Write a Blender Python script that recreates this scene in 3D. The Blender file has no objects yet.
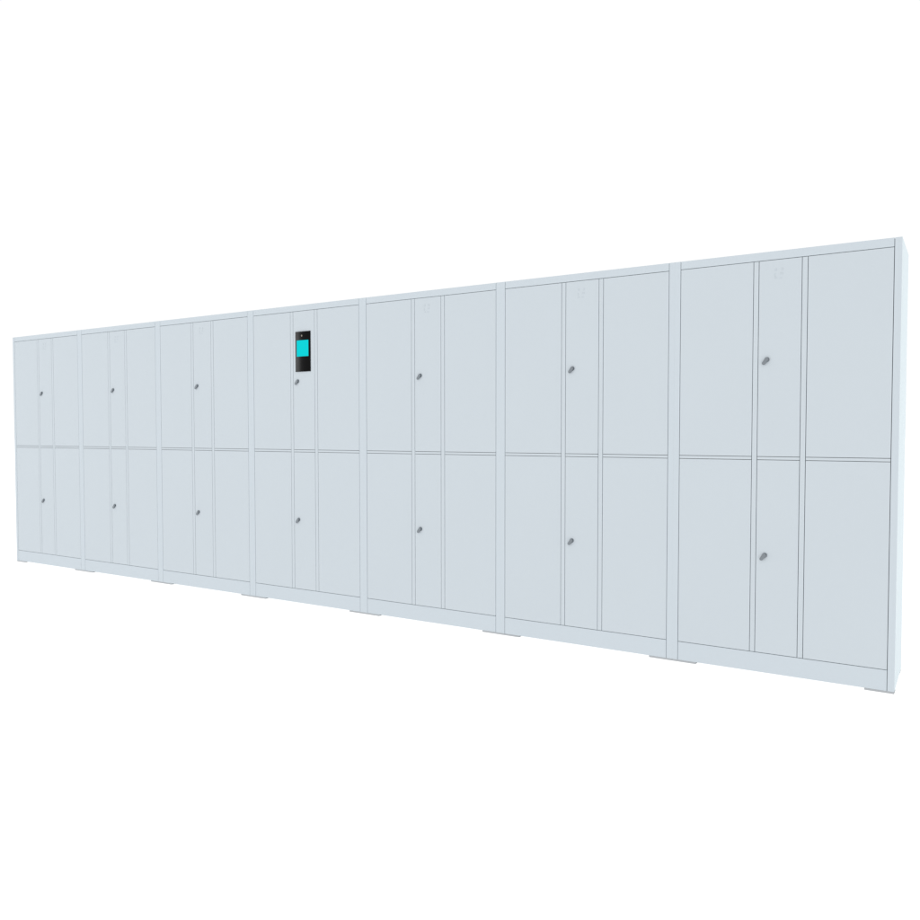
import bpy, bmesh, math
from mathutils import Vector, Matrix

scene = bpy.context.scene
COL = scene.collection

# ------------------------------------------------------------------ measures (metres)
W, H, D = 0.9446, 1.900, 0.4084          # one cabinet
STILE = 0.028                            # front return of each side panel
M1, M2, M3, M4 = 0.3583, 0.3813, 0.5616, 0.5853   # centre lines of the grooves beside the mullions
Z_HEAD, Z_KICK = 1.8619, 0.0979          # grooves under the header and above the kick panel
Z_R1, Z_R2 = 0.9877, 0.9734              # grooves above and below the crossbars
Z_BOT = 0.0092                           # underside of the cabinet (stands on foot plates)
G = 0.0012                              # half of a groove
T = 0.018                                # door thickness
N = 7
CX, CY = W / 2, D / 2


# ------------------------------------------------------------------ materials
def new_mat(name):
    m = bpy.data.materials.new(name)
    m.use_nodes = True
    nt = m.node_tree
    return m, nt, nt.nodes['Principled BSDF']


def paint(name, col, rough=0.55, spec=0.04, var=0.012, bump=0.015):
    """powder coated sheet steel: very slight cloudiness and orange peel"""
    m, nt, b = new_mat(name)
    tc = nt.nodes.new('ShaderNodeTexCoord')
    n1 = nt.nodes.new('ShaderNodeTexNoise')
    n1.inputs['Scale'].default_value = 2.3
    n1.inputs['Detail'].default_value = 3
    nt.links.new(tc.outputs['Object'], n1.inputs['Vector'])
    mix = nt.nodes.new('ShaderNodeMix')
    mix.data_type = 'RGBA'
    mix.inputs['A'].default_value = (*[c * (1 - var) for c in col], 1)
    mix.inputs['B'].default_value = (*[min(1, c * (1 + var)) for c in col], 1)
    nt.links.new(n1.outputs['Fac'], mix.inputs['Factor'])
    nt.links.new(mix.outputs['Result'], b.inputs['Base Color'])
    n2 = nt.nodes.new('ShaderNodeTexNoise')
    n2.inputs['Scale'].default_value = 420
    nt.links.new(tc.outputs['Object'], n2.inputs['Vector'])
    bp = nt.nodes.new('ShaderNodeBump')
    bp.inputs['Strength'].default_value = bump
    bp.inputs['Distance'].default_value = 0.0004
    nt.links.new(n2.outputs['Fac'], bp.inputs['Height'])
    nt.links.new(bp.outputs['Normal'], b.inputs['Normal'])
    b.inputs['Roughness'].default_value = rough
    b.inputs['Specular IOR Level'].default_value = spec
    return m


def metal(name, col, rough, metallic=1.0, spec=0.5):
    m, nt, b = new_mat(name)
    tc = nt.nodes.new('ShaderNodeTexCoord')
    n = nt.nodes.new('ShaderNodeTexNoise')
    n.inputs['Scale'].default_value = 300
    nt.links.new(tc.outputs['Object'], n.inputs['Vector'])
    mr = nt.nodes.new('ShaderNodeMapRange')
    mr.inputs['To Min'].default_value = rough - 0.06
    mr.inputs['To Max'].default_value = rough + 0.06
    nt.links.new(n.outputs['Fac'], mr.inputs['Value'])
    nt.links.new(mr.outputs['Result'], b.inputs['Roughness'])
    b.inputs['Base Color'].default_value = (*col, 1)
    b.inputs['Metallic'].default_value = metallic
    b.inputs['Specular IOR Level'].default_value = spec
    return m


PAINT = paint('powder_coat_pale_grey', (0.563, 0.617, 0.659))
FRAME = paint('powder_coat_frame', (0.566, 0.624, 0.670))
MARK = paint('pale_grey_print', (0.535, 0.587, 0.628))
FOOT = paint('foot_steel_grey', (0.42, 0.44, 0.46), rough=0.6)
LENS_AND_SHADE = paint('dark_lens_and_foot_shade', (0.045, 0.045, 0.048), rough=0.8, spec=0.1)  # camera lens, and the shade on the end of each foot
LOCK = metal('lock_zinc', (0.32, 0.35, 0.38), 0.5)
LOCK_FACE = metal('lock_face', (0.25, 0.275, 0.30), 0.58)
GLASS = metal('terminal_black_gloss', (0.0012, 0.0012, 0.0015), 0.20, metallic=0.0, spec=0.08)
BEZEL = metal('terminal_black_plastic', (0.004, 0.004, 0.005), 0.4, metallic=0.0, spec=0.1)
LENS = metal('camera_lens_ring', (0.30, 0.28, 0.24), 0.25)

SCREEN, nt, b = new_mat('lit_cyan_screen')
b.inputs['Base Color'].default_value = (0.0, 0.02, 0.02, 1)
b.inputs['Roughness'].default_value = 0.3
b.inputs['Specular IOR Level'].default_value = 0.0
b.inputs['Emission Color'].default_value = (0.006, 0.645, 0.690, 1)
b.inputs['Emission Strength'].default_value = 1.0

FLOOR, nt, b = new_mat('white_glow_floor')     # white floor, glow added to wash out shade under the cabinets
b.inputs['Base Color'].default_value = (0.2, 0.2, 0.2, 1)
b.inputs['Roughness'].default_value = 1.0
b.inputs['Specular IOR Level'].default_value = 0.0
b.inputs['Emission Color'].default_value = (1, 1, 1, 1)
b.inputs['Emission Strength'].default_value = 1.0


# ------------------------------------------------------------------ mesh helpers (local frame: x 0..W, y 0 front .. D back, z up)
def link(name, bm, mat, parent, smooth=False):
    bmesh.ops.recalc_face_normals(bm, faces=bm.faces[:])
    me = bpy.data.meshes.new(name)
    bm.to_mesh(me)
    bm.free()
    me.materials.append(mat)
    if smooth:
        for p in me.polygons:
            p.use_smooth = True
    o = bpy.data.objects.new(name, me)
    COL.objects.link(o)
    o.parent = parent
    return o


def box(bm, x0, x1, y0, y1, z0, z1, bevel=0.0):
    r = bmesh.ops.create_cube(bm, size=1)
    vs = r['verts']
    bmesh.ops.scale(bm, vec=(x1 - x0, y1 - y0, z1 - z0), verts=vs)
    bmesh.ops.translate(bm, vec=((x0 + x1) / 2 - CX, (y0 + y1) / 2 - CY, (z0 + z1) / 2), verts=vs)
    if bevel:
        es = {e for v in vs for e in v.link_edges}
        bmesh.ops.bevel(bm, geom=list(es), offset=bevel, segments=2, profile=0.6, affect='EDGES')


def extrude_z(bm, pts, z0, z1):
    a = [bm.verts.new((x - CX, y - CY, z0)) for x, y in pts]
    b_ = [bm.verts.new((x - CX, y - CY, z1)) for x, y in pts]
    bm.faces.new(a)
    bm.faces.new(b_)
    n = len(pts)
    for i in range(n):
        bm.faces.new((a[i], a[(i + 1) % n], b_[(i + 1) % n], b_[i]))


def bx(name, parent, *a, mat=None, bevel=0.0005):
    bm = bmesh.new()
    box(bm, *a, bevel=bevel)
    return link(name, bm, mat or PAINT, parent)


def cyl_y(bm, x, z, r, y0, y1, seg=28, bev=0.0):
    """cylinder whose axis is depth"""
    res = bmesh.ops.create_cone(bm, cap_ends=True, segments=seg, radius1=r, radius2=r, depth=abs(y1 - y0))
    vs = res['verts']
    bmesh.ops.rotate(bm, cent=(0, 0, 0), matrix=Matrix.Rotation(math.pi / 2, 3, 'X'), verts=vs)
    bmesh.ops.translate(bm, vec=(x - CX, (y0 + y1) / 2 - CY, z), verts=vs)
    if bev:
        caps = [e for e in {e for v in vs for e in v.link_edges}
                if abs((e.verts[0].co.y) - (e.verts[1].co.y)) < 1e-6]
        bmesh.ops.bevel(bm, geom=caps, offset=bev, segments=2, affect='EDGES')


def side_panel(parent, left):
    bm = bmesh.new()
    e = 0.00005                                   # hairline between neighbouring cabinets
    s = STILE - G
    pts = [(e, 0), (s, 0), (s, T), (0.0016, T), (0.0016, D), (e, D)]
    if not left:
        pts = [(W - x, y) for x, y in pts]
    extrude_z(bm, pts, Z_BOT, H)
    return link('side_panel', bm, FRAME, parent)


LX = 0.4165                                       # lock axis


def lock(panel, z):
    """cylinder lock with a short lever hanging to the lower left"""
    bm = bmesh.new()
    cyl_y(bm, LX + 0.003, z + 0.006, 0.0115, -0.0030, 0.002, bev=0.0008)
    cyl_y(bm, LX + 0.003, z + 0.006, 0.0090, -0.0055, -0.0030, bev=0.0006)
    k = link('lock', bm, LOCK, panel, smooth=False)
    bm = bmesh.new()
    # lever: tapered rounded tab swung about 35 degrees from hanging straight
    prof = []
    r0, r1, L = 0.0088, 0.0072, 0.021
    for i in range(13):
        a = math.pi * i / 12
        prof.append((r0 * math.cos(a), r0 * math.sin(a)))
    for i in range(13):
        a = math.pi + math.pi * i / 12
        prof.append((r1 * math.cos(a), -L + r1 * math.sin(a)))
    ang = math.radians(-38)
    pts = []
    for x, zz in prof:
        pts.append((x * math.cos(ang) - zz * math.sin(ang), x * math.sin(ang) + zz * math.cos(ang)))
    ya, yb = -0.0095, -0.0055
    A = [bm.verts.new((LX + 0.003 + x - CX, ya - CY, z + 0.006 + q)) for x, q in pts]
    B = [bm.verts.new((LX + 0.003 + x - CX, yb - CY, z + 0.006 + q)) for x, q in pts]
    fa = bm.faces.new(A)
    bm.faces.new(B)
    n = len(pts)
    for i in range(n):
        bm.faces.new((A[i], A[(i + 1) % n], B[(i + 1) % n], B[i]))
    bmesh.ops.bevel(bm, geom=list(fa.edges), offset=0.001, segments=2, affect='EDGES')
    link('lock_lever', bm, LOCK_FACE, panel)
    return k


def curved_plate(bm, x0, x1, z0, z1, y_edge, bulge, y_back, xc, half, seg=16):
    """plate whose front is a shallow vertical cylinder bulging out of the cabinet"""
    f = []
    for i in range(seg + 1):
        x = x0 + (x1 - x0) * i / seg
        t = (x - xc) / half
        f.append((x, y_edge - bulge * (1 - t * t)))
    pts = f + [(x1, y_back), (x0, y_back)]
    extrude_z(bm, pts, z0, z1)


def terminal(parent):
    x0, x1, z0, z1 = 0.4050, 0.5290, 1.4815, 1.7315
    xc, half = (x0 + x1) / 2, (x1 - x0) / 2
    bm = bmesh.new()
    box(bm, x0 - 0.0012, x1 + 0.0012, -0.0035, 0.0, z0 - 0.0012, z1 + 0.0012, bevel=0.0008)
    t = link('touch_terminal', bm, BEZEL, parent)
    t['label'] = 'black touch terminal with lit cyan screen and small camera'
    bm = bmesh.new()
    curved_plate(bm, x0, x1, z0, z1, -0.0038, 0.0030, -0.0030, xc, half, 24)  # bulge added so a sheen spreads over the left part
    g = link('front_glass', bm, GLASS, t)
    for p in g.data.polygons:
        if p.normal.y < -0.5:
            p.use_smooth = True
    g.data.set_sharp_from_angle(angle=math.radians(40))
    bm = bmesh.new()
    curved_plate(bm, 0.4175, 0.5155, 1.5760, 1.6770, -0.0043, 0.0030, -0.0036, xc, half, 16)
    link('screen', bm, SCREEN, t)
    bm = bmesh.new()
    cyl_y(bm, 0.4625, 1.7055, 0.0052, -0.0086, -0.0050, bev=0.0008)
    link('camera_ring', bm, LENS, t)
    bm = bmesh.new()
    cyl_y(bm, 0.4625, 1.7055, 0.0022, -0.0090, -0.0084)
    link('camera_lens', bm, LENS_AND_SHADE, t)
    return t


def tag(o, label, cat, group=None):
    o['label'] = label
    o['category'] = cat
    if group:
        o['group'] = group


GROUP = 'locker cabinets standing side by side in one row'


def make_cabinet():
    root = bpy.data.objects.new('locker_cabinet', None)
    root.empty_display_size = 0.1
    COL.objects.link(root)
    s = STILE
    side_panel(root, True)
    side_panel(root, False)
    # shell between the side panels
    bx('back_panel', root, 0.0018, W - 0.0018, D - 0.002, D - 0.0002, Z_BOT + 0.001, H - 0.001, bevel=0)
    bx('top_panel', root, 0.0018, W - 0.0018, T + 0.0002, D - 0.0022, H - 0.0025, H - 0.0005, bevel=0)
    bx('bottom_panel', root, 0.0018, W - 0.0018, T + 0.0002, D - 0.0022, Z_BOT + 0.001, Z_BOT + 0.003, bevel=0)
    bx('header_panel', root, s + G * 0.75, W - s - G * 0.75, 0, T, Z_HEAD + G, H, mat=FRAME)
    bx('kick_panel', root, s + G * 0.75, W - s - G * 0.75, 0, T, Z_BOT, Z_KICK - G, mat=FRAME)
    for a, c in ((M1, M2), (M3, M4)):
        bx('mullion', root, a + G, c - G, 0, T, Z_KICK + G, Z_HEAD - G)
    cols = ((s, M1), (M2, M3), (M4, W - s))
    for a, c in cols:
        bx('crossbar', root, a + G, c - G, 0, T, Z_R2 + G * 0.8, Z_R1 - G * 0.8)
    for z0, z1, zl in ((Z_R1, Z_HEAD, 1.4160), (Z_KICK, Z_R2, 0.5368)):
        bx('door', root, s + G, M1 - G, 0.0002, T, z0 + G, z1 - G)
        bx('door', root, M4 + G, W - s - G, 0.0002, T, z0 + G, z1 - G)
        p = bx('service_panel', root, M2 + G, M3 - G, 0.0002, T, z0 + G, z1 - G)
        lock(p, zl)
    for x0, x1 in ((0.0003, 0.1135), (W - 0.1135, W - 0.0003)):
        f = bx('foot', root, x0, x1, 0.001, 0.012, 0.0, Z_BOT - 0.0003, mat=FOOT)
        bx('foot_shade_block', f, x0 + 0.001, x1 - 0.0002, 0.0122, 0.060, 0.0, Z_BOT - 0.0006, mat=LENS_AND_SHADE)  # dark block added as the shaded end of the foot
        bx('foot', root, x0, x1, D - 0.062, D - 0.004, 0.0, Z_BOT - 0.0003, mat=FOOT)
    return root


def pin_marks(panel):
    """faint broken square of small pads near the top of the service panel"""
    bm = bmesh.new()
    cx_, cz_ = 0.4660, 1.8005
    for dx, dz, hx, hz in ((-0.014, 0.017, 0.0040, 0.0060), (0.014, 0.017, 0.0040, 0.0060),
                           (0.011, -0.002, 0.0065, 0.0040), (-0.017, -0.006, 0.0025, 0.0070),
                           (-0.013, -0.020, 0.0050, 0.0030), (0.007, -0.021, 0.0050, 0.0025)):
        box(bm, cx_ + dx - hx, cx_ + dx + hx, -0.0006, 0.0010, cz_ + dz - hz, cz_ + dz + hz, bevel=0.0004)
    return link('printed_mark', bm, MARK, panel)


def copy_tree(o, parent=None):
    c = o.copy()
    COL.objects.link(c)
    c.parent = parent
    for ch in kids[o.name]:
        copy_tree(ch, c)
    return c


first = make_cabinet()
# plain cabinet carries the printed mark; the one with the terminal does not
kids = {o.name: [k for k in bpy.data.objects if k.parent == o] for o in bpy.data.objects}
terminal_cabinet = copy_tree(first)
panels = [o for o in first.children if o.name.startswith('service_panel')]
upper = max(panels, key=lambda o: max(v.co.z for v in o.data.vertices))
pin_marks(upper)
terminal(terminal_cabinet)
kids = {o.name: [k for k in bpy.data.objects if k.parent == o] for o in bpy.data.objects}

LABELS = {
    0: 'pale grey steel locker cabinet at the far left end of the row',
    1: 'pale grey steel locker cabinet second from the left end of the row',
    2: 'pale grey steel locker cabinet directly left of the one with the black terminal',
    3: 'pale grey steel locker cabinet with a black touch terminal and cyan screen',
    4: 'pale grey steel locker cabinet directly right of the one with the black terminal',
    5: 'pale grey steel locker cabinet next to last before the right end of the row',
    6: 'largest looking pale grey locker cabinet at the right end, its bright side panel exposed',
}
done_first = False
for i in range(N):
    if i == 3:
        c = terminal_cabinet
    elif not done_first:
        c, done_first = first, True
    else:
        c = copy_tree(first)
    c.location = (-(N - i) * W + CX, CY, 0)
    tag(c, LABELS[i], 'locker', GROUP)

# ------------------------------------------------------------------ setting
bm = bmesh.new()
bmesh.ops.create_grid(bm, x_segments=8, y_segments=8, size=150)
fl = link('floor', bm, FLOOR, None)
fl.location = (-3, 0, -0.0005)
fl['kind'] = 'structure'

# ------------------------------------------------------------------ light: even white surround, added fill on the exposed end
w = bpy.data.worlds.new('World')
scene.world = w
w.use_nodes = True
bg = w.node_tree.nodes['Background']
bg.inputs['Color'].default_value = (1, 1, 1, 1)
bg.inputs['Strength'].default_value = 1.02


def area(name, loc, target, sx, sy, power, col=(1, 1, 1)):
    l = bpy.data.lights.new(name, 'AREA')
    l.shape = 'RECTANGLE'
    l.size, l.size_y = sx, sy
    l.energy = power
    l.color = col
    o = bpy.data.objects.new(name, l)
    COL.objects.link(o)
    o.location = loc
    o.rotation_euler = (Vector(target) - Vector(loc)).to_track_quat('-Z', 'Y').to_euler()
    return o


area('side_fill', (3.2, 1.5, 1.2), (0.0, 0.25, 1.0), 2.0, 2.4, 40, (0.94, 1.03, 0.91))  # unseen light added to brighten the end panel
# light added for a sheen, far to the left: reflected only in the left part of the terminal's bulging glass
area('glass_sheen_fill', (-19.3, -12.0, 3.5), (-3.31, 0.0, 1.6), 3.0, 1.8, 240)

# ------------------------------------------------------------------ camera
yaw, pitch, roll = 0.5607, -0.0345, -0.0007
F = Vector((-math.sin(yaw) * math.cos(pitch), math.cos(yaw) * math.cos(pitch), math.sin(pitch)))
R = Vector((math.cos(yaw), math.sin(yaw), 0))
U = R.cross(F)
R, U = R * math.cos(roll) + U * math.sin(roll), U * math.cos(roll) - R * math.sin(roll)
cam = bpy.data.cameras.new('camera')
cam.sensor_width = 36
cam.lens = 808.0 / 920 * 36
cam.clip_start, cam.clip_end = 0.05, 600
co = bpy.data.objects.new('camera', cam)
COL.objects.link(co)
M = Matrix((R, U, -F)).transposed().to_4x4()
M.translation = (0.2406, -3.801, 1.0987)
co.matrix_world = M
scene.camera = co

scene.view_settings.view_transform = 'Standard'
scene.view_settings.look = 'None'
scene.view_settings.exposure = 0
scene.cycles.max_bounces = 8
